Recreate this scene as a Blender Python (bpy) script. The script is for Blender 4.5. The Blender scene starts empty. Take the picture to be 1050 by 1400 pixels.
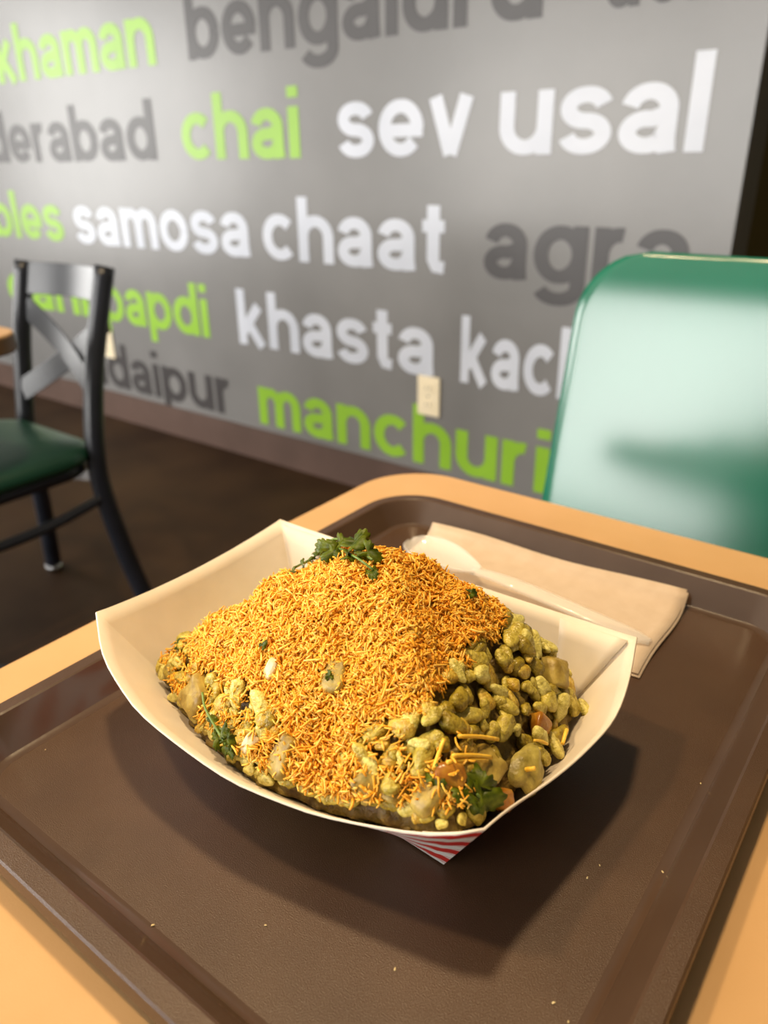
import bpy, math, random
import numpy as np
from mathutils import Vector, Matrix, noise

random.seed(7); rng = np.random.default_rng(7)
scene = bpy.context.scene
col = scene.collection

# ------------------------------------------------------------------ camera
# world axes: +X along the lettered wall, +Y towards it, +Z up (metres).  f in px of the 1050 wide frame
F_PX = 1047.9
AX = np.array([[0.79895967, 0.24269234, -0.55023984],
               [0.60124947, -0.34174851, 0.72229290],
               [-0.01274869, -0.90791431, -0.41896191]])      # world = AX @ (right, down, forward)
CAM = np.array([0.0, 0.0, 1.007])
cam_d = bpy.data.cameras.new('camera')
cam = bpy.data.objects.new('camera', cam_d); col.objects.link(cam)
cam_d.sensor_fit = 'HORIZONTAL'; cam_d.sensor_width = 7.3; cam_d.lens = 7.3 * F_PX / 1050.0
cam_d.clip_start = 0.01; cam_d.clip_end = 60
cam_d.dof.use_dof = True; cam_d.dof.focus_distance = 0.33; cam_d.dof.aperture_fstop = 2.3
m = Matrix.Identity(4)
for r in range(3):
    m[r][0] = AX[r][0]; m[r][1] = -AX[r][1]; m[r][2] = -AX[r][2]; m[r][3] = CAM[r]
cam.matrix_world = m
scene.camera = cam

def ray(p):
    return AX @ np.array([p[0] - 525.0, p[1] - 700.0, F_PX])
def onz(p, z):
    d = ray(p); return CAM + d * ((z - CAM[2]) / d[2])
def project(P):
    q = (np.asarray(P) - CAM) @ AX
    return np.stack([525 + F_PX * q[..., 0] / q[..., 2], 700 + F_PX * q[..., 1] / q[..., 2]], -1), q[..., 2]

# ------------------------------------------------------------------ world, exposure, large lights
scene.view_settings.view_transform = 'Standard'
scene.view_settings.look = 'None'
scene.view_settings.exposure = 0.32
scene.view_settings.gamma = 1.0
scene.view_settings.use_curve_mapping = False
scene.cycles.max_bounces = 8
scene.cycles.sample_clamp_indirect = 6.0
scene.cycles.caustics_refractive = False
scene.cycles.caustics_reflective = False

world = bpy.data.worlds.new('world'); scene.world = world; world.use_nodes = True
bg = world.node_tree.nodes['Background']
bg.inputs[0].default_value = (0.80, 0.90, 1.0, 1); bg.inputs[1].default_value = 1.0

def area(name, loc, rot, sx, sy, power, color):
    d = bpy.data.lights.new(name, 'AREA'); d.shape = 'RECTANGLE'; d.size = sx; d.size_y = sy
    d.energy = power; d.color = color
    o = bpy.data.objects.new(name, d); o.location = loc; o.rotation_euler = rot; col.objects.link(o)
    return o
# daylight of the shop windows behind the diner (mirrored in the green seat) and down the chair side; one sky, so one radiance
WIN = [(-4.3, -2.35), (-2.15, -.35)]
WZ0, WZ1 = 0.45, 2.15
WIN_L = (-1.65, .55)
DAY_W, DAY_C = 28.0, (1.0, 0.97, 0.92)                    # watts per square metre of glass
for a, b in WIN:
    area('window_front_offscreen', ((a + b) / 2, -2.66, (WZ0 + WZ1) / 2), (math.radians(90), 0, 0), b - a, WZ1 - WZ0, DAY_W * (b - a) * (WZ1 - WZ0), DAY_C)
a, b = WIN_L
area('window_left_offscreen', (-5.56, (a + b) / 2, (WZ0 + WZ1) / 2), (0, math.radians(-90), 0), WZ1 - WZ0, b - a, DAY_W * (b - a) * (WZ1 - WZ0), DAY_C)

# ------------------------------------------------------------------ helpers
def mat(name, color=(.8, .8, .8), rough=.5, **kw):
    M = bpy.data.materials.new(name); M.use_nodes = True
    b = M.node_tree.nodes['Principled BSDF']
    b.inputs['Base Color'].default_value = (*color, 1); b.inputs['Roughness'].default_value = rough
    for k, v in kw.items():
        b.inputs[k].default_value = v
    return M
def nd(M, typ, **props):
    n = M.node_tree.nodes.new(typ)
    for k, v in props.items(): setattr(n, k, v)
    return n
def lk(M, a, b): M.node_tree.links.new(a, b)
def P(M): return M.node_tree.nodes['Principled BSDF']
def vary(M, c1, c2, scale, detail=4, lo=.35, hi=.65, coord='Object'):
    t = nd(M, 'ShaderNodeTexCoord'); n = nd(M, 'ShaderNodeTexNoise'); r = nd(M, 'ShaderNodeValToRGB')
    n.inputs['Scale'].default_value = scale; n.inputs['Detail'].default_value = detail
    r.color_ramp.elements[0].position = lo; r.color_ramp.elements[1].position = hi
    r.color_ramp.elements[0].color = (*c1, 1); r.color_ramp.elements[1].color = (*c2, 1)
    lk(M, t.outputs[coord], n.inputs['Vector']); lk(M, n.outputs['Fac'], r.inputs['Fac'])
    lk(M, r.outputs['Color'], P(M).inputs['Base Color'])
    return r
def bump(M, scale, strength, dist=.001, detail=3, kind='ShaderNodeTexNoise'):
    t = nd(M, 'ShaderNodeTexCoord'); n = nd(M, kind); b = nd(M, 'ShaderNodeBump')
    n.inputs['Scale'].default_value = scale
    if kind == 'ShaderNodeTexNoise': n.inputs['Detail'].default_value = detail
    b.inputs['Strength'].default_value = strength; b.inputs['Distance'].default_value = dist
    lk(M, t.outputs['Object'], n.inputs['Vector'])
    lk(M, n.outputs['Fac' if kind == 'ShaderNodeTexNoise' else 'Distance'], b.inputs['Height'])
    lk(M, b.outputs['Normal'], P(M).inputs['Normal'])

def add(o, label=None, cat=None, group=None, kind=None):
    if label: o['label'] = label
    if cat: o['category'] = cat
    if group: o['group'] = group
    if kind: o['kind'] = kind
    return o
def mesh(name, V, Fc, M, parent=None, smooth=False, org=None):
    me = bpy.data.meshes.new(name)
    V = np.asarray(V, float)
    if org is not None: V = V - np.asarray(org)
    me.from_pydata([tuple(v) for v in V], [], [tuple(f) for f in Fc]); me.update()
    if smooth: me.polygons.foreach_set('use_smooth', [True] * len(me.polygons))
    if M is not None:
        for x in (M if isinstance(M, (list, tuple)) else [M]): me.materials.append(x)
    return link(name, me, parent)
def link(name, me, parent=None):
    o = bpy.data.objects.new(name, me); col.objects.link(o)
    if parent is not None: o.parent = parent
    return o
def empty(name, loc, label=None, cat=None, group=None):
    o = bpy.data.objects.new(name, None); o.location = loc; o.empty_display_size = .05; col.objects.link(o)
    return add(o, label, cat, group)
def box(x0, x1, y0, y1, z0, z1):
    V = [(x, y, z) for z in (z0, z1) for y in (y0, y1) for x in (x0, x1)]
    return V, [(0, 2, 3, 1), (4, 5, 7, 6), (0, 1, 5, 4), (2, 6, 7, 3), (0, 4, 6, 2), (1, 3, 7, 5)]
def join(*parts):
    V, Fc = [], []
    for v, f in parts:
        k = len(V); V += [tuple(a) for a in v]; Fc += [tuple(i + k for i in q) for q in f]
    return V, Fc
def bev(o, w, seg=2):
    b = o.modifiers.new('bevel', 'BEVEL'); b.width = w; b.segments = seg; b.limit_method = 'ANGLE'
    return o
def spline(pts, n):
    pts = np.asarray(pts, float); k = len(pts)
    if k == 2: return pts[0] + np.linspace(0, 1, n)[:, None] * (pts[1] - pts[0])
    e = np.vstack([2 * pts[0] - pts[1], pts, 2 * pts[-1] - pts[-2]]); out = []
    for t in np.linspace(0, k - 1 - 1e-9, n):
        i = int(t); f = t - i; p0, p1, p2, p3 = e[i:i + 4]
        out.append(.5 * (2 * p1 + (p2 - p0) * f + (2 * p0 - 5 * p1 + 4 * p2 - p3) * f * f + (3 * p1 - p0 - 3 * p2 + p3) * f ** 3))
    return np.array(out)
def tube(pts, r, n=10, side=None, r2=None):
    """swept (oval) tube; r along 'side', r2 across it"""
    pts = np.asarray(pts, float); k = len(pts)
    r = np.broadcast_to(np.asarray(r, float), (k,)); r2 = r if r2 is None else np.broadcast_to(np.asarray(r2, float), (k,))
    V, Fc = [], []
    T = np.gradient(pts, axis=0); T /= np.linalg.norm(T, axis=1)[:, None]
    s = np.array(side if side is not None else ((1, 0, 0) if abs(T[0][0]) < .8 else (0, 1, 0)), float)
    for i in range(k):
        a = s - T[i] * (s @ T[i]); a /= np.linalg.norm(a); b = np.cross(T[i], a)
        if side is None: s = a
        for j in range(n):
            w = 2 * math.pi * j / n; V.append(pts[i] + a * math.cos(w) * r[i] + b * math.sin(w) * r2[i])
    for i in range(k - 1):
        for j in range(n):
            Fc.append((i * n + j, i * n + (j + 1) % n, (i + 1) * n + (j + 1) % n, (i + 1) * n + j))
    Fc.append(tuple(range(n))[::-1]); Fc.append(tuple((k - 1) * n + j for j in range(n)))
    return V, Fc
def bar(pts, w, t, wdir):
    """flat bar swept along pts: width w along wdir, thickness t"""
    pts = np.asarray(pts, float); T = np.gradient(pts, axis=0); T /= np.linalg.norm(T, axis=1)[:, None]
    V, Fc = [], []; wd = np.array(wdir, float)
    for i, p in enumerate(pts):
        a = wd - T[i] * (wd @ T[i]); a /= np.linalg.norm(a); b = np.cross(T[i], a)
        V += [p + a * w / 2 + b * t / 2, p - a * w / 2 + b * t / 2, p - a * w / 2 - b * t / 2, p + a * w / 2 - b * t / 2]
    for i in range(len(pts) - 1):
        for j in range(4): Fc.append((i * 4 + j, i * 4 + (j + 1) % 4, i * 4 + 4 + (j + 1) % 4, i * 4 + 4 + j))
    e = 4 * (len(pts) - 1); Fc += [(3, 2, 1, 0), (e, e + 1, e + 2, e + 3)]
    return V, Fc
def rrect(x0, x1, y0, y1, r, z, n=8):
    out = []
    for cx, cy, a0 in ((x1 - r, y1 - r, 0), (x0 + r, y1 - r, 90), (x0 + r, y0 + r, 180), (x1 - r, y0 + r, 270)):
        for i in range(n + 1):
            a = math.radians(a0 + 90 * i / n); out.append((cx + r * math.cos(a), cy + r * math.sin(a), z))
    return out
def loft(rings, cap0=True, cap1=True):
    n = len(rings[0]); V = [p for r in rings for p in r]; Fc = []
    for i in range(len(rings) - 1):
        for j in range(n): Fc.append((i * n + j, i * n + (j + 1) % n, (i + 1) * n + (j + 1) % n, (i + 1) * n + j))
    if cap0: Fc.append(tuple(range(n))[::-1])
    if cap1: Fc.append(tuple((len(rings) - 1) * n + j for j in range(n)))
    return V, Fc

# ------------------------------------------------------------------ materials
M_wall = mat('grey_wall_paint', (.165, .163, .160), .32); vary(M_wall, (.15, .148, .146), (.185, .182, .18), 2.2); bump(M_wall, 60, .12, .002)
M_plain = mat('plain_wall_paint', (.42, .38, .33), .6); vary(M_plain, (.40, .36, .31), (.44, .40, .35), 3)
M_olive = mat('olive_wall_paint', (.10, .075, .012), .6); vary(M_olive, (.085, .06, .010), (.115, .085, .016), 3)
M_ceil = mat('ceiling_paint', (.5, .47, .42), .8); vary(M_ceil, (.47, .44, .39), (.52, .49, .44), 5)
M_floor = mat('brown_floor_tile', (.04, .022, .011), .6, **{'Specular IOR Level': .12}); vary(M_floor, (.028, .013, .005), (.052, .027, .012), 3.0)
M_base = mat('brown_cove_base', (.085, .05, .038), .45); vary(M_base, (.075, .044, .033), (.096, .057, .044), 6)
M_white = mat('white_vinyl_letters', (.50, .53, .60), .35); vary(M_white, (.47, .50, .57), (.53, .56, .63), 5)
M_green = mat('lime_vinyl_letters', (.23, .44, .025), .4); vary(M_green, (.215, .415, .022), (.245, .465, .03), 5)
M_dark = mat('charcoal_vinyl_letters', (.04, .036, .037), .42); vary(M_dark, (.036, .032, .033), (.045, .041, .042), 5)
M_cream = mat('cream_plastic', (.78, .68, .48), .4); vary(M_cream, (.76, .66, .46), (.80, .70, .50), 8)
M_darkhole = mat('dark_slot', (.05, .04, .03), .6); vary(M_darkhole, (.04, .03, .02), (.06, .05, .04), 20)
M_frame = mat('aluminium_window_frame', (.25, .24, .23), .4, Metallic=.6); vary(M_frame, (.22, .21, .2), (.28, .27, .26), 9)
M_lam = mat('tan_laminate', (.59, .36, .165), .34); vary(M_lam, (.57, .345, .155), (.62, .38, .18), 14); bump(M_lam, 900, .10, .0004)
M_edge = mat('brown_edge_band', (.12, .07, .035), .4); vary(M_edge, (.10, .06, .03), (.14, .08, .04), 9)
M_black = mat('black_metal', (.012, .014, .022), .30); vary(M_black, (.010, .012, .018), (.016, .019, .028), 9)
M_chrome = mat('steel_glide', (.6, .6, .6), .25, Metallic=1.0); vary(M_chrome, (.55, .55, .55), (.65, .65, .65), 40)
M_vinyl = mat('green_vinyl', (.006, .05, .028), .36); vary(M_vinyl, (.005, .045, .025), (.007, .058, .032), 8); bump(M_vinyl, 260, .15, .001)
M_shell = mat('green_laminate_gloss', (.0, .11, .062), .23); vary(M_shell, (.0, .10, .056), (.002, .122, .07), 5); bump(M_shell, 35, .06, .001)
M_shell.node_tree.nodes['Principled BSDF'].inputs['Coat Weight'].default_value = .7
M_shell.node_tree.nodes['Principled BSDF'].inputs['Coat Roughness'].default_value = .18

M_tray = mat('brown_tray_pebbled', (.062, .031, .016), .40, **{'Specular IOR Level': .45}); vary(M_tray, (.057, .028, .014), (.068, .035, .018), 30); bump(M_tray, 2000, .4, .0006, 2)
M_traysm = mat('brown_tray_smooth', (.085, .052, .035), .20, **{'Specular IOR Level': .6}); vary(M_traysm, (.066, .038, .023), (.076, .045, .028), 30); bump(M_traysm, 300, .08, .0005)
M_paper = mat('white_paperboard', (.73, .65, .54), .5); vary(M_paper, (.71, .63, .52), (.75, .67, .56), 60)
P(M_paper).inputs['Subsurface Weight'].default_value = .0
M_check = mat('red_check_paperboard', (.9, .87, .83), .4)
M_napkin = mat('napkin_paper', (.58, .46, .35), .85); vary(M_napkin, (.56, .44, .33), (.60, .48, .37), 90); bump(M_napkin, 1500, .35, .0005)
M_spoon = mat('clear_plastic', (.93, .91, .88), .07); vary(M_spoon, (.92, .90, .87), (.95, .93, .90), 30)
tp = nd(M_spoon, 'ShaderNodeBsdfTransparent'); tp.inputs[0].default_value = (.97, .96, .95, 1); mxs = nd(M_spoon, 'ShaderNodeMixShader'); mxs.inputs[0].default_value = .34
lk(M_spoon, tp.outputs[0], mxs.inputs[1]); lk(M_spoon, P(M_spoon).outputs[0], mxs.inputs[2])
lk(M_spoon, mxs.outputs[0], M_spoon.node_tree.nodes['Material Output'].inputs['Surface'])

# ------------------------------------------------------------------ room shell
RX0, RX1, RY0, RY1, RZ = -5.5, 2.6, -2.6, 3.2, 2.75
WY, WX1 = 1.85, -0.452                                   # lettered wall: face and its free end
def struct(name, vf, M, parent=None, label=None):
    o = mesh(name, vf[0], vf[1], M, parent); o['kind'] = 'structure'
    if label: o['label'] = label
    return o
struct('floor', box(RX0, RX1, RY0, RY1, -.1, 0), M_floor, label='dark brown floor under the tables')
struct('ceiling', box(RX0, RX1, RY0, RY1, RZ, RZ + .1), M_ceil, label='pale ceiling above the dining room')
wall = struct('wall_back', box(RX0, WX1, WY, WY + .14, 0, RZ), M_wall, label='grey painted wall covered with dish and city names')
struct('wall_alcove', box(WX1, RX1, RY1, RY1 + .1, 0, RZ), M_olive, label='dark olive wall beyond the end of the lettered wall')
struct('wall_return', box(WX1 - .1, WX1 - .002, WY + .14, RY1, 0, RZ), M_olive, label='dark olive return behind the lettered wall')
struct('wall_right', box(RX1, RX1 + .1, RY0, RY1, 0, RZ), M_plain, label='plain side wall of the room')
def pierced(name, axis, c0, c1, lo, hi, holes, label):
    parts = []; cuts = sorted(holes); edges = [lo] + [e for h in cuts for e in h] + [hi]
    def bx(a, b, z0, z1): return box(a, b, c0, c1, z0, z1) if axis == 'x' else box(c0, c1, a, b, z0, z1)
    for i in range(0, len(edges), 2): parts.append(bx(edges[i], edges[i + 1], 0, RZ))
    for a, b in cuts: parts += [bx(a, b, 0, WZ0), bx(a, b, WZ1, RZ)]
    return struct(name, join(*parts), M_plain, label=label)
pierced('wall_front', 'x', RY0 - .12, RY0, RX0, RX1, WIN, 'window wall behind the diner')
pierced('wall_left', 'y', RX0 - .1, RX0, RY0, WY, [WIN_L], 'side wall with a shop window')
for k, (a, b) in enumerate(WIN):
    w = struct('window_%d' % (k + 1), join(box(a, b, RY0 - .09, RY0 - .04, WZ0, WZ0 + .04), box(a, b, RY0 - .09, RY0 - .04, WZ1 - .04, WZ1),
        box(a, a + .04, RY0 - .09, RY0 - .04, WZ0 + .04, WZ1 - .04), box(b - .04, b, RY0 - .09, RY0 - .04, WZ0 + .04, WZ1 - .04)), M_frame, label='shop window frame')
struct('window_3', join(box(RX0 - .08, RX0 - .03, -1.65, .55, WZ0, WZ0 + .04), box(RX0 - .08, RX0 - .03, -1.65, .55, WZ1 - .04, WZ1),
    box(RX0 - .08, RX0 - .03, -1.65, -1.61, WZ0 + .04, WZ1 - .04), box(RX0 - .08, RX0 - .03, .51, .55, WZ0 + .04, WZ1 - .04)), M_frame, label='shop window frame in side wall')
bb = struct('baseboard_back', box(RX0, WX1, WY - .008, WY, 0, .118), M_base, label='brown vinyl cove base along the lettered wall')

# lettering on the wall: flat vinyl words, one part of the wall each (text, left x, right x, baseline z, material)
def glyphs():
    L = lambda *p: np.array(p, float)
    def A(cx, cy, rx, ry, a0, a1, n=22):
        t = np.radians(np.linspace(a0, a1, n)); return np.stack([cx + rx * np.cos(t), cy + ry * np.sin(t)], 1)
    O = A(.485, .5, .36, .385, 0, 360, 36); AS = 1.38
    arch = [L((.125, 0), (.125, 1)), np.vstack([A(.46, .555, .335, .33, 180, 0), L((.795, 0))])]
    g = {}
    g['n'] = (arch, .92); g['h'] = ([L((.125, 0), (.125, AS)), arch[1]], .92)
    g['m'] = ([arch[0], np.vstack([A(.395, .60, .27, .285, 180, 0), L((.665, 0))]), np.vstack([A(.935, .60, .27, .285, 180, 0), L((1.205, 0))])], 1.33)
    g['u'] = ([np.vstack([L((.125, 1)), A(.46, .445, .335, .33, 180, 360)]), L((.795, 0), (.795, 1))], .92)
    g['r'] = ([arch[0], A(.43, .54, .305, .345, 180, 80)], .58)
    g['a'] = ([np.vstack([A(.42, .63, .29, .255, 168, 0), L((.71, .22), (.735, 0))]), np.vstack([L((.71, .57)), A(.405, .30, .28, .195, 75, 330), L((.71, .36))])], .87)
    g['b'] = ([L((.125, 0), (.125, AS)), O + (.01, 0)], .97); g['p'] = ([L((.125, -.38), (.125, 1)), O + (.01, 0)], .97)
    g['d'] = ([O, L((.845, 0), (.845, AS))], .97)
    g['g'] = ([O, np.vstack([L((.845, 1)), A(.485, -.06, .36, .225, 0, -160)])], .97)
    g['o'] = ([O], .97); g['c'] = ([A(.485, .5, .36, .385, 42, 318)], .90)
    g['e'] = ([L((.14, .46), (.965, .46)), A(.485, .5, .36, .385, -4, 322)], .97)
    g['s'] = ([np.vstack([A(.42, .695, .285, .195, 12, 262), A(.42, .305, .295, .195, 82, -168)])], .84)
    g['v'] = ([L((.13, 1), (.44, .02)), L((.44, .02), (.75, 1))], .88); g['y'] = ([L((.13, 1), (.45, .05)), L((.76, 1), (.36, -.26), (.12, -.28))], .88)
    g['k'] = ([L((.125, 0), (.125, AS)), L((.18, .36), (.70, 1)), L((.34, .56), (.76, 0))], .88)
    g['l'] = ([L((.125, 0), (.125, AS))], .25); g['i'] = ([L((.125, 0), (.125, 1)), L((.125, 1.17), (.125, AS))], .25)
    g['t'] = ([L((.26, 1.28), (.26, .24), (.30, .13), (.50, .11)), L((.02, .89), (.50, .89))], .54)
    return g
GL = glyphs()
def word(text, x0, x1, z, M, xh=.1365, half=.137):
    V, Fc = [], []; pen = 0; lay = 0
    for ch_ in text:
        strokes, w = GL[ch_]
        for st in strokes:
            d = np.gradient(st, axis=0) if len(st) > 2 else np.repeat(st[1:2] - st[0:1], 2, 0)
            d /= np.linalg.norm(d, axis=1)[:, None]; nn = np.stack([-d[:, 1], d[:, 0]], 1)
            hw = (half * (.86 + .14 * np.abs(d[:, 1])))[:, None]
            b = len(V); lay += 1; y = WY - .0012 - .00004 * (lay % 5)
            for p, q in zip(st + nn * hw, st - nn * hw): V += [(pen + p[0], y, p[1]), (pen + q[0], y, q[1])]
            for k in range(len(st) - 1): Fc.append((b + 2 * k, b + 2 * k + 1, b + 2 * k + 3, b + 2 * k + 2))
        pen += w + .13
    V = np.array(V); lo, hi = V[:, 0].min(), V[:, 0].max()
    V[:, 0] = x0 + (V[:, 0] - lo) / (hi - lo) * (x1 - x0); V[:, 2] = z + V[:, 2] * xh
    ob = mesh('painted_word', V, Fc, M, wall)
    ob['label'] = {'white': 'white', 'lime_': 'lime green', 'charc': 'charcoal'}[M.name[:5]] + ' word ' + text + ' on the grey wall'
    return ob
R1, R2, R3, R4, R5 = 1.292, 1.011, .716, .422, .142
for t, a, b, z, M in (
    ('khaman', -3.28, -2.31, R1, M_green), ('bengaluru', -2.15, -.94, R1, M_dark), ('delhi', -.80, -.47, R1, M_dark),
    ('hyderabad', -3.80, -2.365, R2, M_dark), ('chai', -2.225, -1.70, R2, M_green), ('sev', -1.552, -1.112, R2, M_white), ('usal', -1.036, -.542, R2, M_white),
    ('vegetables', -4.50, -3.015, R3, M_green), ('samosa', -2.93, -1.945, R3, M_white), ('chaat', -1.882, -1.188, R3, M_white), ('agra', -1.065, -.536, R3, M_dark),
    ('dahi', -3.55, -2.93, R4, M_green), ('papdi', -2.83, -2.19, R4, M_green), ('khasta', -2.035, -1.218, R4, M_white), ('kachori', -1.127, -.52, R4, M_white),
    ('udaipur', -3.02, -2.118, R5, M_dark), ('manchurian', -1.965, -.53, R5, M_green)):
    word(t, a, b, z, M)

def outlet(x, z, label):
    r = empty('wall_outlet', (x, WY, z), label, 'outlet', 'cream outlets on the lettered wall')
    bev(mesh('cover_plate', *box(-.039, .039, -.007, -.0015, -.06, .06), M_cream, r), .003)
    for s in (-1, 1):
        k = mesh('socket', *box(-.017, .017, -.009, -.007, s * .026 - .014, s * .026 + .014), M_cream, r)
        mesh('slot', *join(box(-.008, -.006, -.0094, -.009, s * .026 - .004, s * .026 + .006), box(.006, .008, -.0094, -.009, s * .026 - .004, s * .026 + .006)), M_darkhole, k)
    mesh('screw', *tube([(0, -.007, 0), (0, -.0085, 0)], .003, 10), M_chrome, r)
outlet(-1.233, .362, 'cream outlet plate between the words khasta and manchurian')
outlet(-2.835, .325, 'cream outlet plate beside the word udaipur')

# ceiling downlights (warm): each lamp carries its own light
def downlight(x, y, power, label):
    r = empty('ceiling_downlight', (x, y, RZ), label, 'ceiling light', 'ceiling downlights')
    V, Fc = loft([[(a * math.cos(t), a * math.sin(t), z) for t in np.linspace(0, 2 * math.pi, 24, endpoint=False)] for a, z in ((.11, 0), (.11, -.008), (.085, -.008), (.085, 0))], False, False)
    mesh('trim_ring', V, Fc, M_ceil, r)
    d = bpy.data.lights.new('downlight_offscreen', 'AREA'); d.shape = 'DISK'; d.size = .16; d.energy = power; d.color = (1.0, .74, .42); d.spread = math.radians(120)
    l = bpy.data.objects.new('downlight_offscreen', d); l.location = (0, 0, -.006); l.parent = r; col.objects.link(l)
# the two lamps whose glints show in the spoon
downlight(-.42, .42, 12, 'ceiling downlight above the serving tray')
downlight(-.95, -.30, 12, 'ceiling downlight over the gap between the two tables')

# ------------------------------------------------------------------ tables
T = .74
def table(x0, x1, y0, y1, label):
    cx, cy = (x0 + x1) / 2, (y0 + y1) / 2
    r = empty('dining_table', (cx, cy, 0), label, 'table')
    def RR(d, z): return [(p[0] - cx, p[1] - cy, p[2]) for p in rrect(x0 + d, x1 - d, y0 + d, y1 - d, .062 - d, z, 14)]
    mesh('tabletop', *loft([RR(.0015, T - .004), RR(.0015, T - .0012), RR(.003, T)]), M_lam, r)
    mesh('edge_band', *loft([RR(.003, T - .034), RR(0, T - .031), RR(0, T - .005), RR(.001, T - .004)], True, True), M_edge, r)
    ring = lambda a, z: [(a * math.cos(t), a * math.sin(t), z) for t in np.linspace(0, 2 * math.pi, 24, endpoint=False)]
    mesh('column', *loft([ring(.038, .035), ring(.038, T - .05)]), M_black, r, True)
    mesh('mounting_plate', *box(-.15, .15, -.15, .15, T - .05, T - .034), M_black, r)
    for k in range(4):
        c, s = math.cos(k * math.pi / 2 + math.pi / 4), math.sin(k * math.pi / 2 + math.pi / 4)
        mesh('base_arm', *bar([(c * .02, s * .02, .035), (c * .16, s * .16, .028), (c * .29, s * .29, .016)], .06, .03, (-s, c, 0)), M_black, r)
    return r
table(-.405, .205, -.06, .56, 'tan laminate table with rounded corners under the brown serving tray')
table(-1.93, -1.31, .08, .70, 'dark edged table in front of the black metal chair')

# ------------------------------------------------------------------ green moulded seat across the table
SX0, SX1 = -.366, .17
def seat_shell():
    prof = spline([(.45, .425), (.52, .44), (.62, .432), (.70, .425), (.755, .45), (.778, .51), (.795, .60), (.812, .68), (.832, .77), (.847, .84), (.857, .88), (.868, .912)], 60)
    V, Fc = [], []; nx = 40
    top = .912; rad = .075
    for (y, z) in prof:
        ins = 0
        if z > top - rad:
            h = min(1, (z - (top - rad)) / rad); ins = rad * (1 - math.sqrt(max(0, 1 - h * h)))
        if y < .45 + rad and z < .46:
            h = min(1, (.45 + rad - y) / rad); ins = rad * (1 - math.sqrt(max(0, 1 - h * h)))
        a, b = SX0 + ins, SX1 - ins
        for i in range(nx):
            u = i / (nx - 1); V.append((a + (b - a) * u, y, z))
    for j in range(len(prof) - 1):
        for i in range(nx - 1): k = j * nx + i; Fc.append((k, k + 1, k + nx + 1, k + nx))
    return V, Fc
r = empty('moulded_seat', (-.1, .66, 0), 'glossy green moulded seat with a rounded back across the table', 'seat')
org = (-.1, .66, 0)
V, Fc = seat_shell()
sh = mesh('seat_shell', V, Fc, M_shell, r, True, org)
sd = sh.modifiers.new('thickness', 'SOLIDIFY'); sd.thickness = .014; sd.offset = -1
for s in (-1, 1):
    xx = -.1 + s * .2
    mesh('leg_frame', *tube(spline([(xx, .50, .012), (xx, .50, .36), (xx, .53, .405), (xx, .60, .405), (xx, .70, .40), (xx, .74, .36), (xx, .76, .012)], 30), .014, 10, (1, 0, 0)), M_black, r, True, org)
mesh('cross_bar', *tube([(-.3, .63, .398), (.1, .63, .398)], .014, 10), M_black, r, True, org)

r2 = empty('moulded_seat', (-.1, -.16, 0), 'unseen glossy green moulded seat added on the window side of the table', 'seat'); r2.rotation_euler = (0, 0, math.pi)  # unseen twin seat, added for its dark reflection in the seat across the table
for c_ in list(r.children):
    q_ = c_.copy(); col.objects.link(q_); q_.parent = r2
# ------------------------------------------------------------------ black metal chair with green vinyl seat
org = (-1.58, .68, 0)
ch = empty('metal_chair', org, 'black metal cross-back chair with green vinyl seat by the lettered wall', 'chair')
RRp = spline([(-1.425, .950, .815), (-1.425, .905, .68), (-1.42, .875, .58), (-1.415, .852, .46), (-1.413, .85, .36), (-1.405, .878, .18), (-1.392, .915, .012)], 40)
RLp = spline([(-1.745, .958, .808), (-1.748, .920, .65), (-1.748, .897, .52), (-1.748, .885, .44), (-1.755, .886, .36), (-1.79, .902, .18), (-1.832, .918, .012)], 40)
for pts in (RRp, RLp):
    k = mesh('back_leg', *tube(pts, .0185, 12, (1, 0, 0), .021), M_black, ch, True, org)
    mesh('glide', *tube([pts[-1] + (0, 0, -.011), pts[-1] + (0, 0, .006)], .021, 14), M_chrome, k, True, org)
for x in (-1.415, -1.755):
    pts = spline([(x, .505, .42), (x, .50, .25), (x + (.012 if x > -1.5 else -.012), .475, .012)], 16)
    k = mesh('front_leg', *tube(pts, .014, 12, (1, 0, 0)), M_black, ch, True, org)
    mesh('glide', *tube([pts[-1] + (0, 0, -.011), pts[-1] + (0, 0, .006)], .021, 14), M_chrome, k, True, org)
def back_y(z): return .853 + max(0, z - .46) * .27
us = np.linspace(0, 1, 24)
sl = [(-1.735 + .31 * u, .948 + .03 * 4 * u * (1 - u), .772 - .0 * u) for u in us]
o = mesh('top_slat', *bar(sl, .070, .004, (0, .25, 1)), M_black, ch, False, org); bev(o, .0012)
for s in (0, 1):
    z0, z1 = (.712, .525) if s == 0 else (.525, .712)
    pts = [(-1.735 + .312 * u, (back_y(z0 + (z1 - z0) * u) + .012) + .022 * 4 * u * (1 - u) + .003 * s, z0 + (z1 - z0) * u) for u in us]
    o = mesh('cross_slat', *bar(pts, .050, .004, (0, .2, 1)), M_black, ch, False, org); bev(o, .0012)
o = mesh('cross_badge', *tube([(-1.579, .940, .6185), (-1.579, .952, .6185)], .030, 24), M_black, ch, False, org)
def pad(x0, x1, y0, y1, lay):
    rings = []
    for d, z in lay: rings.append([(p[0], p[1], p[2]) for p in rrect(x0 + d, x1 - d, y0 + d, y1 - d, max(.01, .10 - d), z, 8)])
    return loft(rings)
mesh('seat', *pad(-1.775, -1.39, .455, .868, [(.012, .432), (.003, .438), (0, .448), (.004, .460), (.02, .470), (.06, .477), (.11, .480), (.16, .481)]), M_vinyl, ch, True, org)
mesh('seat_frame', *pad(-1.768, -1.397, .462, .861, [(.012, .408), (.004, .411), (.004, .431), (.012, .434)]), M_black, ch, True, org)
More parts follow.
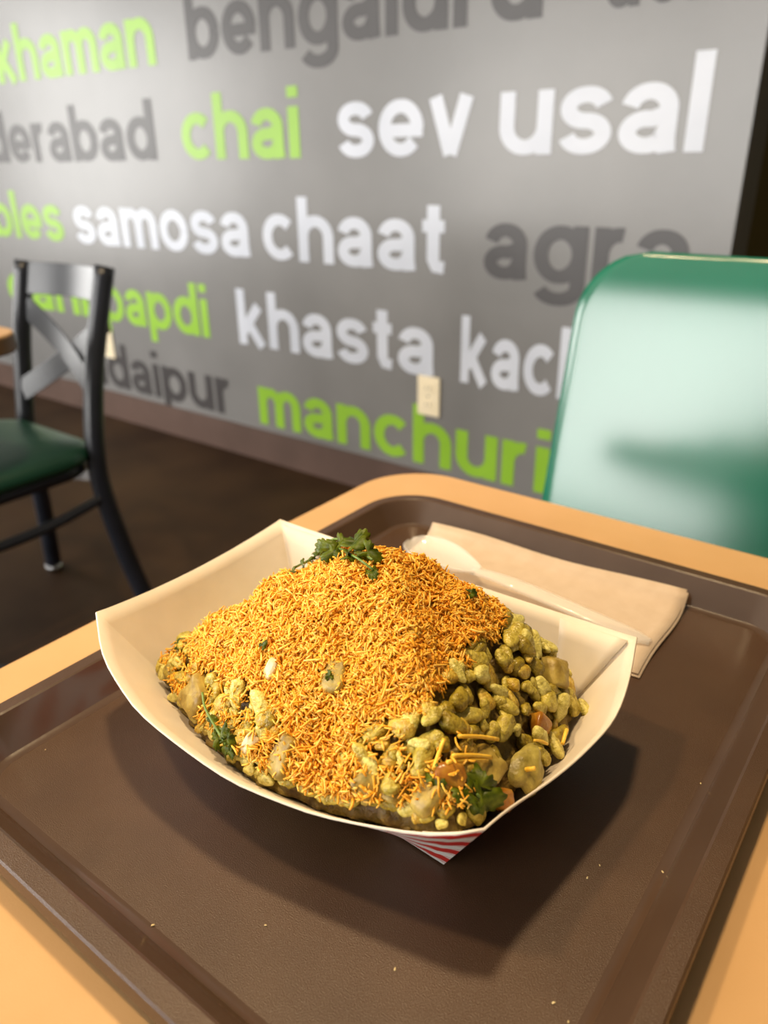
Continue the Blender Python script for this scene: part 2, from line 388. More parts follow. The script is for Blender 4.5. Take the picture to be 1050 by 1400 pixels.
for x, p in ((-1.41, RRp), (-1.765, RLp)):
    mesh('side_stretcher', *tube(spline([(x, .858, .348), (x, .72, .328), (x, .60, .326), (x, .50, .335)], 20), .011, 10), M_black, ch, True, org)
mesh('seat_bracket', *bar([(-1.42, .845, .395), (-1.49, .80, .398)], .022, .004, (0, 0, 1)), M_chrome, ch, False, org)

# ------------------------------------------------------------------ serving tray
TX0, TX1, TY0, TY1 = -.342, -.0225, .0784, .4694
TB = T + .005
def tr(d, z, r0=.042): return rrect(TX0 + d, TX1 - d, TY0 + d, TY1 - d, max(.008, r0 - d), z, 12)
cx, cy = (TX0 + TX1) / 2, (TY0 + TY1) / 2
rings = [tr(.024, T + .0008), tr(.0205, T + .0015), tr(.0092, T + .0185), tr(.0018, T + .0187), tr(.0016, T + .0125), tr(.0002, T + .0125),
         tr(0, T + .0135), tr(.0001, T + .0208), tr(.0009, T + .0219), tr(.0082, T + .0221), tr(.0094, T + .0215), tr(.0205, T + .0062), tr(.0225, T + .0052), tr(.025, TB)]
V, Fc = loft(rings, True, True)
tray = mesh('serving_tray', V, Fc, [M_tray, M_traysm], None, True, (cx, cy, T))
tray.location = (cx, cy, T)
n_ring = len(rings[0])
mi = []
for f in range(len(Fc)):
    k = f // n_ring if f < n_ring * (len(rings) - 1) else -1
    mi.append(1 if k in (0, 1, 9, 10, 11, 12) else 0)
tray.data.polygons.foreach_set('material_index', mi)
tray.data.polygons.foreach_set('use_smooth', [True] * (len(Fc) - 2) + [False] * 2)
es = tray.modifiers.new('split', 'EDGE_SPLIT'); es.split_angle = math.radians(25)
add(tray, 'brown plastic serving tray with a raised rim on the tan table', 'tray')

# ------------------------------------------------------------------ paper food boat
ZT = TB + .058
tA, tB_, tC, tD = (np.array(p) for p in ((-.3133, .1725, ZT), (-.3142, .3052, ZT), (-.0877, .3085, ZT), (-.0880, .1686, ZT)))
bA, bB, bC, bD = (np.array(p) for p in ((-.280, .197, TB + .0012), (-.280, .283, TB + .0012), (-.118, .284, TB + .0012), (-.1172, .1905, TB + .0012)))
# walls in order: front A-D, right D-C, back C-B, left B-A; (bulge outward, dip, exponent)
WALLS = [(bA, bD, tA, tD, (0, -1, 0), .0285, .015, .62), (bD, bC, tD, tC, (1, 0, 0), .0085, .013, .7),
         (bC, bB, tC, tB_, (0, 1, 0), .003, .0025, 1), (bB, bA, tB_, tA, (-1, 0, 0), .003, .006, 1)]
def rimline(a, pts, b):
    q = spline([a] + [onz(p, ZT - dz) for p, dz in pts] + [b], 80)
    L_ = np.concatenate([[0], np.cumsum(np.linalg.norm(np.diff(q, axis=0), axis=1))]); L_ /= L_[-1]
    return L_, q
RIM = {0: rimline(tA, [((139, 893), .006), ((162, 938), .009), ((200, 985), .012), ((300, 1060), .015), ((380, 1097), .0155), ((450, 1120), .014), ((560, 1140), .008), ((620, 1142), .003)], tD),
       1: rimline(tD, [((700, 1105), .004), ((755, 1068), .009), ((800, 1030), .012), ((840, 985), .012), ((860, 935), .006)], tC)}
def wallpt(k, u, v):
    b0, b1, t0, t1, n, bulge, dip, ex = WALLS[k]
    if k in RIM:
        L_, q = RIM[k]; top = np.array([np.interp(u, L_, q[:, c]) for c in range(3)]); mid = .0015
    else:
        w = (4 * u * (1 - u)) ** ex
        top = t0 + (t1 - t0) * u + np.array(n) * bulge * w + np.array((0, 0, -dip * w)); mid = .003
    bot = b0 + (b1 - b0) * u
    return bot + (top - bot) * v + np.array(n) * mid * math.sin(math.pi * v) * 4 * u * (1 - u)
NU, NV = 24, 8
V, Fc, UV = [], [], {}
per = 4 * NU
for j in range(NV + 1):
    for i in range(per): V.append(wallpt(i // NU, (i % NU) / NU, j / NV))
for j in range(NV):
    for i in range(per): Fc.append((j * per + i, j * per + (i + 1) % per, (j + 1) * per + (i + 1) % per, (j + 1) * per + i))
Fc.append(tuple(range(per))[::-1])
boat = mesh('paper_food_boat', V, Fc, [M_check, M_paper, M_paper], None, False, (-.2, .24, TB))
boat.location = (-.2, .24, TB)
uvl = boat.data.uv_layers.new(name='UVMap'); lens = [.195, .12, .195, .12]; cum = [0, .195, .315, .51]
for pol in boat.data.polygons[:-1]:
    for li, vi in zip(pol.loop_indices, pol.vertices):
        j, i = divmod(vi, per); k = i // NU; u = (i % NU) / NU
        if i == 0 and max(pol.vertices) % per == per - 1: k, u = 3, 1.0
        uvl.data[li].uv = (cum[k] + u * lens[k], j / NV * .066)
sm = [True] * len(Fc); sm[-1] = False
boat.data.polygons.foreach_set('use_smooth', sm)
for e in boat.data.edges:                                            # keep the folded corners and base crisp
    a, b = e.vertices
    if (a % per) % NU == 0 and a % per == b % per: e.use_edge_sharp = True
    if a < per and b < per: e.use_edge_sharp = True
sd = boat.modifiers.new('thickness', 'SOLIDIFY'); sd.thickness = .0009; sd.offset = -1; sd.material_offset = 1; sd.material_offset_rim = 2
add(boat, 'white paper food boat with a red checked outside on the tray', 'food boat')
# red check print
uvn = nd(M_check, 'ShaderNodeUVMap'); uvn.uv_map = 'UVMap'
sp = nd(M_check, 'ShaderNodeSeparateXYZ'); lk(M_check, uvn.outputs['UV'], sp.inputs[0])
def mth(op, a, b=None, c=None):
    n = nd(M_check, 'ShaderNodeMath', operation=op)
    for i, x in enumerate((a, b, c)):
        if x is None: continue
        if isinstance(x, (int, float)): n.inputs[i].default_value = x
        else: lk(M_check, x, n.inputs[i])
    return n.outputs[0]
CK = .017
da, db = mth('ADD', mth('MULTIPLY', sp.outputs[0], .16), sp.outputs[1]), mth('SUBTRACT', mth('MULTIPLY', sp.outputs[0], .16), sp.outputs[1])
def band(s): return mth('LESS_THAN', mth('FRACT', mth('DIVIDE', s, CK)), .5)
def lines(s, p): return mth('LESS_THAN', mth('FRACT', mth('DIVIDE', s, p)), .07)
bu, bv = band(da), band(db)
solid = mth('MULTIPLY', bu, bv)
hat = mth('MAXIMUM', lines(da, CK / 2), lines(db, CK / 2))
mx = nd(M_check, 'ShaderNodeMix', data_type='RGBA'); mx.inputs[6].default_value = (.86, .82, .77, 1); mx.inputs[7].default_value = (.60, .028, .022, 1)
lk(M_check, mth('MAXIMUM', solid, hat), mx.inputs[0]); lk(M_check, mx.outputs[2], P(M_check).inputs['Base Color'])
# folded corner flaps glued inside the long walls
def flap(k, u0, u1, ub):
    V, Fc = [], []; n = 7; off = np.array(WALLS[k][4]) * -.0017
    for j in range(n):
        v = .06 + .91 * j / (n - 1)
        for i in range(n):
            e = ub + (u1 - ub) * (v ** 1.0); u = u0 + (e - u0) * i / (n - 1)
            V.append(wallpt(k, u, v) + off)
    for j in range(n - 1):
        for i in range(n - 1): a = j * n + i; Fc.append((a, a + 1, a + n + 1, a + n))
    o = mesh('corner_flap', V, Fc, M_paper, boat, True, (-.2, .24, TB))
    s = o.modifiers.new('thickness', 'SOLIDIFY'); s.thickness = .0007; s.offset = 0
flap(2, .012, .17, .03); flap(2, .988, .84, .97); flap(0, .988, .90, .97)

# ------------------------------------------------------------------ napkin and spoon
def napkin():
    c = [onz((592, 717), TB + .008), onz((938, 812), TB + .009), onz((873, 922), TB + .002), onz((500, 800), TB + .002)]
    V, Fc = [], []; n = 26
    for j in range(n):
        for i in range(n):
            u, v = i / (n - 1), j / (n - 1)
            p = (c[0] * (1 - u) + c[1] * u) * (1 - v) + (c[3] * (1 - u) + c[2] * u) * v
            e = max(0, 1 - v / .16)                                   # back edge climbs the tray's slope
            z = TB + .0014 + .0075 * e * e + .0007 * math.sin(9 * u + 3 * v) * math.sin(7 * v + 1) + .0016 * (u ** 6) * (1 - v) ** 4
            V.append((p[0] + .001 * math.sin(6 * v), p[1] + .0012 * math.sin(8 * u) * (1 - v), z))
    for j in range(n - 1):
        for i in range(n - 1): a = j * n + i; Fc.append((a, a + n, a + n + 1, a + 1))
    r = empty('paper_napkin', (-.2, .41, TB), 'folded beige paper napkin under the clear spoon', 'napkin')
    for k, dz in (('top_ply', .0012), ('bottom_ply', 0)):
        W = np.array(V) + (0.0015 if dz == 0 else 0, -.0015 if dz == 0 else 0, dz - .0006)
        o = mesh(k, W, Fc, M_napkin, r, True, (-.2, .41, TB))
        s = o.modifiers.new('thickness', 'SOLIDIFY'); s.thickness = .0007; s.offset = 1
napkin()
def spoon():
    a, nk, e = np.array((-.2835, .4030, 0)), np.array((-.2190, .3880, 0)), np.array((-.1035, .3895, 0))
    r = empty('plastic_spoon', (-.2, .39, TB), 'clear plastic spoon lying on the beige napkin', 'spoon'); og = (-.2, .39, TB)
    z0 = TB + .0032
    d = (nk - a) / np.linalg.norm(nk - a); s = np.array((-d[1], d[0], 0)); L = np.linalg.norm(nk - a)
    V, Fc = [], []; nu, nv = 28, 17
    for i in range(nu):
        t = i / (nu - 1)
        w = .0185 * (math.sin(math.pi * min(1, t ** .75 * .985 + .012)) ** .62) * (1 - .12 * t) + .0035 * (t ** 8)
        for j in range(nv):
            q = 2 * j / (nv - 1) - 1
            depth = .0095 * (1 - q * q) * math.sin(math.pi * min(1, .04 + t * .93)) ** .8
            V.append(a + d * L * t + s * w * q + np.array((0, 0, z0 + .0105 - depth + .0015 * t)))
    for i in range(nu - 1):
        for j in range(nv - 1): k = i * nv + j; Fc.append((k, k + 1, k + nv + 1, k + nv))
    o = mesh('bowl', V, Fc, M_spoon, r, True, og); m_ = o.modifiers.new('thickness', 'SOLIDIFY'); m_.thickness = .0011
    ctr = spline([nk - d * .004 + (0, 0, z0 + .0112), nk + (.012, .001, z0 + .0122), nk + (.04, .001, z0 + .0105), e + (0, 0, z0 + .0022)], 30)
    V, Fc = [], []; nv = 7
    T_ = np.gradient(ctr, axis=0); T_ /= np.linalg.norm(T_, axis=1)[:, None]
    for i, p in enumerate(ctr):
        t = i / 29; w = .0036 + .0030 * min(1, t * 1.5); sd_ = np.cross((0, 0, 1), T_[i]); sd_ /= np.linalg.norm(sd_)
        if t > .93: w *= math.sqrt(max(.05, 1 - ((t - .93) / .07) ** 2 * .9))
        for j in range(nv):
            q = 2 * j / (nv - 1) - 1; V.append(p + sd_ * w * q + np.array((0, 0, -.0022 * q * q)))
    for i in range(len(ctr) - 1):
        for j in range(nv - 1): k = i * nv + j; Fc.append((k, k + 1, k + nv + 1, k + nv))
    o = mesh('handle', V, Fc, M_spoon, r, True, og); m_ = o.modifiers.new('thickness', 'SOLIDIFY'); m_.thickness = .0012
spoon()

# ------------------------------------------------------------------ the food: surface of the heap, s = 0 at the top .. 1 at the paper walls
PEAK = np.array((-.183, .231, TB + .1045))
NT, NS = 288, 72
FILL_T = ([0, .12, .3, .45, .6, .75, .9, 1.0, 1.15, 1.5, 1.85, 2.0, 2.2, 2.8, 3.0, 3.3, 3.7, 4.0], [.46, .52, .62, .76, .86, .88, .87, .82, .72, .66, .56, .46, .38, .34, .30, .28, .32, .46])
def boundary():
    pts = []; tt_ = np.arange(NT) * 4 / NT
    for i in range(NT):
        t = 4 * i / NT; k = int(t); u = t - k
        v = float(np.interp(t, *FILL_T))
        pts.append(wallpt(k, u, v) - np.array(WALLS[k][4]) * (.0012 if k == 0 else .002))
    b = np.array(pts)
    for _ in range(10): b = (np.roll(b, 1, 0) + 2 * b + np.roll(b, -1, 0)) / 4
    ctr = b.mean(0); b[:, :2] = ctr[:2] + (b[:, :2] - ctr[:2]) * np.where((tt_ > .3) & (tt_ < 1.0), .998, .985)[:, None]
    return b
BND = boundary()
tt = np.arange(NT) * 4 / NT
# fullness of the heap's flank by direction (0 front, 1 right, 2 back, 3 left wall)
full = np.interp(tt, [0, .5, 1, 1.5, 2, 2.5, 3, 3.5, 4], [1.45, 1.6, 1.75, 1.95, 1.9, 1.6, 1.5, 1.4, 1.45])
ss = np.linspace(0, 1, NS)
def lump(p, f, a):
    return a * noise.noise(Vector(p) * f)
G = np.zeros((NS, NT, 3))
for j, s in enumerate(ss):
    g = (1 - s ** full)
    G[j, :, :2] = PEAK[:2] + s * (BND[:, :2] - PEAK[:2])
    G[j, :, 2] = BND[:, 2] + (PEAK[2] - BND[:, 2]) * g
for j in range(NS):
    for i in range(NT):
        G[j, i, 2] += (lump(G[j, i], 55, .0045) + lump(G[j, i], 140, .0022)) * min(1, 3 * (1 - ss[j]) + .25) * min(1, .2 + ss[j] * 4)
dT = np.roll(G, -1, 1) - np.roll(G, 1, 1); dS = np.gradient(G, axis=0)
NRM = np.cross(dS, dT); NRM[0] = (0, 0, 1); NRM /= (np.linalg.norm(NRM, axis=2)[..., None] + 1e-12)
NRM[NRM[..., 2] < 0] *= -1
PIX, DEP = project(G)
FACE = ((CAM - G) * NRM).sum(-1) > 0
def at(px):
    """nearest front-facing point of the heap along the sight line through a pixel"""
    d = ((PIX - np.array(px)) ** 2).sum(-1) + np.where(FACE, 0, 1e5) + DEP * 40
    j, i = np.unravel_index(np.argmin(d), d.shape); return j, i
# how far the sev reaches down the heap, by direction
sev_lim = np.interp(tt, [0, .15, .3, .45, .58, .66, .73, .79, .86, 1, 1.3, 1.6, 2, 2.4, 2.8, 3, 3.3, 3.6, 3.8, 4],
                    [.80, .82, .80, .76, .78, .93, .93, .76, .70, .66, .60, .60, .64, .68, .68, .68, .70, .73, .76, .80])

def vcol_mat(name, c0, c1, c2, rough, sss=0.0):
    M = mat(name, c1, rough)
    a = nd(M, 'ShaderNodeAttribute', attribute_name='tint'); r_ = nd(M, 'ShaderNodeValToRGB')
    r_.color_ramp.elements[0].color = (*c0, 1); r_.color_ramp.elements[1].color = (*c2, 1)
    e = r_.color_ramp.elements.new(.5); e.color = (*c1, 1)
    lk(M, a.outputs['Fac'], r_.inputs['Fac']); lk(M, r_.outputs['Color'], P(M).inputs['Base Color'])
    if sss:
        P(M).inputs['Subsurface Weight'].default_value = sss; P(M).inputs['Subsurface Radius'].default_value = (.002, .001, .0004)
        P(M).inputs['Subsurface Scale'].default_value = .6
    return M
M_sev = vcol_mat('fried_sev', (.92, .37, .014), (.98, .52, .04), (1.0, .71, .16), .42)
tl = nd(M_sev, 'ShaderNodeBsdfTranslucent'); ms = nd(M_sev, 'ShaderNodeMixShader'); ms.inputs[0].default_value = .12
lk(M_sev, P(M_sev).inputs['Base Color'].links[0].from_socket, tl.inputs['Color'])
lk(M_sev, P(M_sev).outputs[0], ms.inputs[1]); lk(M_sev, tl.outputs[0], ms.inputs[2]); lk(M_sev, ms.outputs[0], M_sev.node_tree.nodes['Material Output'].inputs['Surface'])
M_mix = mat('chutney_mixture', (.20, .14, .03), .55); vary(M_mix, (.09, .045, .005), (.28, .19, .028), 150, 5); bump(M_mix, 320, .8, .002)
M_rice = []
for c1, c2 in (((.32, .235, .022), (.58, .47, .085)), ((.44, .36, .06), (.74, .65, .19)), ((.21, .14, .009), (.41, .31, .035)), ((.40, .235, .018), (.60, .43, .065))):
    M = mat('puffed_rice_coated', c1, .27); vary(M, c1, c2, 1.1, 5, .36, .60); bump(M, 3, .25, .2, 3); M_rice.append(M)
M_pot = mat('boiled_potato', (.4, .29, .08), .45); vary(M_pot, (.24, .15, .018), (.50, .37, .08), 150, 5); bump(M_pot, 420, .4, .001)
M_tom = mat('tomato_piece', (.40, .12, .02), .25); vary(M_tom, (.26, .085, .006), (.44, .21, .02), 160)
M_chip = mat('papdi_chip', (.42, .34, .10), .4); vary(M_chip, (.19, .145, .02), (.42, .34, .075), 170, 5); bump(M_chip, 380, .5, .0012)
M_stick = mat('thick_sev_stick', (.80, .44, .04), .45); vary(M_stick, (.82, .46, .03), (.93, .62, .08), 400)
M_leaf = mat('coriander_leaf', (.075, .10, .003), .42, **{'Specular IOR Level': .2}); vary(M_leaf, (.028, .045, .001), (.095, .118, .003), 220); P(M_leaf).inputs['Subsurface Weight'].default_value = 0
M_stem = mat('coriander_stem', (.12, .20, .03), .4); vary(M_stem, (.10, .17, .025), (.15, .24, .04), 200)
M_onion = mat('onion_bit', (.62, .50, .28), .3); vary(M_onion, (.54, .42, .20), (.70, .58, .34), 300)

# body of the heap
cell = np.zeros((NS, NT))
for j in range(NS):
    for i in range(NT):
        d_, _p = noise.voronoi(Vector(G[j, i]) * 190); cell[j, i] = max(0, 1 - (d_[0] / .55) ** 2)
V = (G - NRM * (.0042 - .0034 * cell * (ss[:, None] > .35))[..., None])[1:].reshape(-1, 3); Fc = []
for j in range(NS - 2):
    for i in range(NT): Fc.append((j * NT + i, (j + 1) * NT + i, (j + 1) * NT + (i + 1) % NT, j * NT + (i + 1) % NT))
Fc.append(tuple(range(NT))[::-1])
e = len(V); low = BND.copy(); low[:, :2] = PEAK[:2] + (low[:, :2] - PEAK[:2]) * .62; low[:, 2] = TB + .004
V = np.vstack([V, low]); b0 = (NS - 2) * NT
for i in range(NT): Fc.append((b0 + i, e + i, e + (i + 1) % NT, b0 + (i + 1) % NT))
Fc.append(tuple(e + i for i in range(NT)))
core = mesh('chutney_mixture', V, Fc, M_mix, None, True, (-.2, .24, TB)); core.location = (-.2, .24, TB)
add(core, 'chutney coated snack mixture filling the paper boat under the sev', 'snack mix', None, 'stuff')

# ---- fine sev: thousands of short fried noodles
area_ = np.linalg.norm(np.cross(dS, dT), axis=2); area_[0] = 0
inside = ss[:, None] < (sev_lim[None, :] + np.array([[.05 * noise.noise(Vector(G[j, i]) * 90) for i in range(NT)] for j in range(NS)]))
def sample(weight, n):
    w = weight.ravel() / weight.sum(); k = rng.choice(len(w), n, p=w); j, i = np.unravel_index(k, weight.shape)
    u, v = rng.random(n), rng.random(n); j1 = np.minimum(j + 1, NS - 1); i1 = (i + 1) % NT
    p = (G[j, i] * ((1 - u) * (1 - v))[:, None] + G[j1, i] * (u * (1 - v))[:, None] + G[j, i1] * ((1 - u) * v)[:, None] + G[j1, i1] * (u * v)[:, None])
    return p, NRM[j, i], ss[j] / sev_lim[i]
def strands(name, pts, nrm, lift, Ls, rad, tint, M, tilt=.45, curl=.26, K=4, R=4):
    n = len(pts); rnd = rng.normal(size=(n, 3)); rnd -= nrm * (rnd * nrm).sum(1)[:, None]
    rnd /= np.linalg.norm(rnd, axis=1)[:, None]
    d = rnd + nrm * rng.normal(0, tilt, n)[:, None]; d /= np.linalg.norm(d, axis=1)[:, None]
    c = np.cross(d, rng.normal(size=(n, 3))); c /= np.linalg.norm(c, axis=1)[:, None]
    q = np.linspace(-1, 1, K); cu = rng.normal(0, curl, n)
    ctr = (pts + nrm * lift[:, None])[:, None] + d[:, None] * (Ls / 2)[:, None, None] * q[None, :, None] + c[:, None] * (cu * Ls / 4)[:, None, None] * (q ** 2)[None, :, None]
    c2 = np.cross(d, c)
    ctr += c2[:, None] * (rng.normal(0, curl * .5, n) * Ls / 4)[:, None, None] * (q ** 3)[None, :, None]
    w = np.arange(R) * 2 * np.pi / R + .4
    rr = rad[:, None] * np.array([.75] + [1] * (K - 2) + [.75])[None]
    V = ctr[:, :, None] + rr[:, :, None, None] * (c[:, None, None] * np.cos(w)[None, None, :, None] + c2[:, None, None] * np.sin(w)[None, None, :, None])
    V = V.reshape(-1, 3)
    base = []
    for k in range(K - 1):
        for a in range(R): base.append((k * R + a, k * R + (a + 1) % R, (k + 1) * R + (a + 1) % R, (k + 1) * R + a))
    base += [(3, 2, 1, 0), tuple((K - 1) * R + a for a in range(4))]
    F_ = (np.array(base)[None] + (np.arange(n) * K * R)[:, None, None]).reshape(-1, 4)
    me = bpy.data.meshes.new(name); me.vertices.add(len(V)); me.vertices.foreach_set('co', (V - PEAK * (1, 1, 0) - (0, 0, TB)).ravel())
    me.loops.add(F_.size); me.loops.foreach_set('vertex_index', F_.ravel().astype(np.int32))
    me.polygons.add(len(F_)); me.polygons.foreach_set('loop_start', np.arange(0, F_.size, 4, dtype=np.int32))
    me.polygons.foreach_set('use_smooth', np.ones(len(F_), bool))
    at_ = me.attributes.new('tint', 'FLOAT', 'POINT'); at_.data.foreach_set('value', np.repeat(tint, K * R).astype(np.float32))
    me.update(calc_edges=True); me.validate(); me.materials.append(M)
    o = link(name, me); o.location = (PEAK[0], PEAK[1], TB); return o
bed_lim = np.minimum(sev_lim, .9); V, Fc = [], []; NB = 44
for j in range(NB):
    for i in range(NT):
        f = (.02 + .98 * j / (NB - 1)) * bed_lim[i] * .97 * (NS - 1); a = int(f); f -= a; a1 = min(a + 1, NS - 1)
        p = G[a, i] * (1 - f) + G[a1, i] * f; nn = NRM[a, i]
        V.append(p - nn * (.0007 + (.0036 if j == NB - 1 else 0)) + nn * .0011 * noise.noise(Vector(p) * 420))
for j in range(NB - 1):
    for i in range(NT): Fc.append((j * NT + i, (j + 1) * NT + i, (j + 1) * NT + (i + 1) % NT, j * NT + (i + 1) % NT))
Fc.append(tuple(range(NT))[::-1])
M_bed = mat('packed_sev', (.75, .36, .03), .55); vary(M_bed, (.84, .36, .012), (.97, .54, .04), 420, 3); bump(M_bed, 800, .9, .002)
BED = (V, Fc)
pa, na, _ = sample(area_ * inside, 25000)
fr = area_ * (~inside) * (ss[:, None] < np.minimum(.93, sev_lim[None, :] + .16)) * ((tt < .9) | (tt > 3.4))[None]
pb, nb, _ = sample(fr, 900)
# loose clusters of sev lying lower on the front of the heap
cl_p, cl_n = [], []
for px, n in (((455, 1080), 420), ((440, 1055), 260), ((490, 1050), 160), ((600, 1075), 110), ((470, 1105), 130), ((235, 960), 170), ((610, 1090), 80), ((330, 1030), 60), ((395, 1045), 160), ((560, 1085), 50), ((290, 990), 90)):
    j, i = at(px)
    for _ in range(n):
        jj = int(np.clip(j + rng.normal(0, 2.6), 2, NS * .93)); ii = int(i + rng.normal(0, 3.2)) % NT
        cl_p.append(G[jj, ii] + rng.normal(0, .0012, 3)); cl_n.append(NRM[jj, ii])
pts = np.vstack([pa, pb, np.array(cl_p)]); nr = np.vstack([na, nb, np.array(cl_n)]); n = len(pts)
lift = np.concatenate([rng.triangular(-.0020, .0010, .0021, len(pa)) + .0014 * (rng.random(len(pa)) > .9), rng.uniform(.0008, .0040, len(pb)), rng.uniform(-.0005, .0045, len(cl_p))])
Ls = rng.gamma(5, .00070, n).clip(.0016, .0078); rad = rng.normal(.00044, .00007, n).clip(.0003, .0007)
sev = strands('sev_topping', pts, nr, lift, Ls, rad, rng.beta(2, 2, n), M_sev)
add(sev, 'heap of fine golden sev noodles piled over the puffed rice', 'sev', None, 'stuff')
mesh('packed_sev', BED[0], BED[1], M_bed, sev, True, (PEAK[0], PEAK[1], TB))

# ---- puffed rice grains (individuals)
def grain_mesh(seed, elong):
    r_ = random.Random(seed); V, Fc = [], []; nu, nv = 12, 14
    ph = r_.uniform(0, 6); lean = r_.uniform(-.18, .18)
    for i in range(nu):
        a = math.pi * i / (nu - 1); x = -math.cos(a)
        for j in range(nv):
            b = 2 * math.pi * j / nv
            rr = math.sin(a) ** .8 * (1 + .10 * math.sin(2 * b + ph) + .09 * math.sin(3 * x + ph + b)) * (1 - .22 * x) * (1 + .21 * noise.noise(Vector((x * 1.9, math.cos(b) * 1.3, math.sin(b) * 1.3 + seed * 3.3))) + .10 * noise.noise(Vector((x * 5, math.cos(b) * 3, math.sin(b) * 3 + seed))))
            if abs((b - 1.2 + math.pi) % (2 * math.pi) - math.pi) < .4: rr *= .84      # crease along the grain
            V.append((x * elong, rr * math.cos(b) + lean * x * x, rr * math.sin(b) * .86))
    for i in range(nu - 1):
        for j in range(nv):
            q = (i * nv + j, i * nv + (j + 1) % nv, (i + 1) * nv + (j + 1) % nv, (i + 1) * nv + j); Fc.append(q)
    me = bpy.data.meshes.new('puffed_rice'); me.from_pydata(V, [], Fc); me.update()
    me.polygons.foreach_set('use_smooth', [True] * len(me.polygons)); return me
GM = []; GM_EL = (1.75, 1.95, 1.45, 1.6, 1.2, 2.1, 1.5, 1.05, 1.85, 1.3)
for k in range(10):
    me = grain_mesh(k, GM_EL[k]); me.materials.append(M_rice[k % 4]); GM.append(me)
def orient(n, d):
    n = np.asarray(n, float); n /= np.linalg.norm(n); d = d - n * (d @ n); d /= np.linalg.norm(d); y = np.cross(n, d)
    return Matrix(((d[0], y[0], n[0], 0), (d[1], y[1], n[1], 0), (d[2], y[2], n[2], 0), (0, 0, 0, 1)))
placed = []
big = []      # (point, radius) kept free for the larger pieces
def far(p, r):
    for q, rq in big:
        if np.linalg.norm(p - q) < r + rq: return False
    if placed:
        d = np.linalg.norm(np.array(placed) - p, axis=1)
        return d.min() > r
    return True
def put(me, name, p, n, d, sc, label, cat, group=None):
    o = link(name, me); mw = orient(n, d); o.matrix_world = Matrix.Translation(p) @ mw @ Matrix.Diagonal((*sc, 1))
    return add(o, label, cat, group)

# larger pieces first: potato, papdi, tomato
def chunk_mesh(name, seed, sx, sy, sz, M, cut=.42):
    V, Fc = [], []; nu, nv = 13, 18; ex = 2 / (3.4 if cut < .41 else 4.2)
    pw = lambda x: math.copysign(abs(x) ** ex, x)
    for i in range(nu):
        a = -math.pi / 2 + math.pi * i / (nu - 1)
        for j in range(nv):
            b = 2 * math.pi * j / nv; p = Vector((pw(math.cos(a)) * pw(math.cos(b)), pw(math.cos(a)) * pw(math.sin(b)), pw(math.sin(a))))
            k = 1 + .17 * noise.noise(p * 1.4 + Vector((seed * 3.7, 0, 0))) + .07 * noise.noise(p * 3.5 + Vector((0, seed * 2.3, 0)))
            sh = Vector((p.x + .22 * p.z * math.sin(seed), p.y * (1 + .25 * p.x * math.cos(seed * 2)), p.z * (1 + .2 * p.y)))
            V.append((sh.x * sx * k, sh.y * sy * k, sh.z * sz * k))
    for i in range(nu - 1):
        for j in range(nv): Fc.append((i * nv + j, i * nv + (j + 1) % nv, (i + 1) * nv + (j + 1) % nv, (i + 1) * nv + j))
    me = bpy.data.meshes.new(name); me.from_pydata(V, [], Fc); me.update(); me.materials.append(M)
    me.polygons.foreach_set('use_smooth', [True] * len(me.polygons)); return me
def chip_mesh(seed):
    V, Fc = [], []; nr, na_ = 6, 20; r_ = random.Random(seed)
    out = [1 + .13 * math.sin(3 * a + seed) + .08 * math.sin(5 * a) + r_.uniform(-.04, .04) for a in np.linspace(0, 6.283, na_, endpoint=False)]
    for sgn in (1, -1):
        for i in range(nr + 1):
            for j in range(na_):
                a = 2 * math.pi * j / na_; q = i / nr; w = q * out[j]
                th = (.0028 + .0012 * noise.noise(Vector((w * math.cos(a) * 2, w * math.sin(a) * 2, seed)))) * math.sqrt(max(0, 1 - q ** 4)) * sgn
                V.append((.0082 * w * math.cos(a), .0100 * w * math.sin(a), th + .0018 * (1 - q * q)))
    b = (nr + 1) * na_
    for s0, rev in ((0, False), (b, True)):
        for i in range(nr):
            for j in range(na_):
                q = (s0 + i * na_ + j, s0 + (i + 1) * na_ + j, s0 + (i + 1) * na_ + (j + 1) % na_, s0 + i * na_ + (j + 1) % na_)
                Fc.append(q[::-1] if rev else q)
    me = bpy.data.meshes.new('papdi_chip'); me.from_pydata(V, [], Fc); me.update(); me.materials.append(M_chip)
    me.polygons.foreach_set('use_smooth', [True] * len(me.polygons)); return me
POT = 'boiled potato chunks in the snack mix'
big_spec = [
    ('potato_chunk', (240, 985), (.0105, .0085, .008), 'plump boiled potato chunk dusted with sev beside the curled coriander sprig', POT, 2),
    ('potato_chunk', (661, 1046), (.0085, .0065, .0055), 'squarish pale potato chunk under two thick sev sticks', POT, 3),
    ('potato_chunk', (505, 1118), (.0075, .0065, .005), 'wet potato chunk against the dipped paper rim beside a sev clump', POT, 4),
    ('potato_chunk', (590, 1118), (.0085, .006, .0055), 'wet translucent potato chunk against the paper rim beside the coriander leaf', POT, 5),
    ('potato_chunk', (390, 1035), (.0095, .006, .0055), 'yellow green potato wedge beside the curled coriander sprig', POT, 6),
    ('potato_chunk', (757, 918), (.0075, .0065, .007), 'olive potato chunk high on the bare flank of the heap', POT, 7),
    ('potato_chunk', (545, 1112), (.005, .0045, .004), 'small brownish potato chunk between two wet chunks at the rim', POT, 8),
    ('potato_chunk', (455, 925), (.0075, .006, .0055), 'potato chunk peeking out through the sev', POT, 9)]
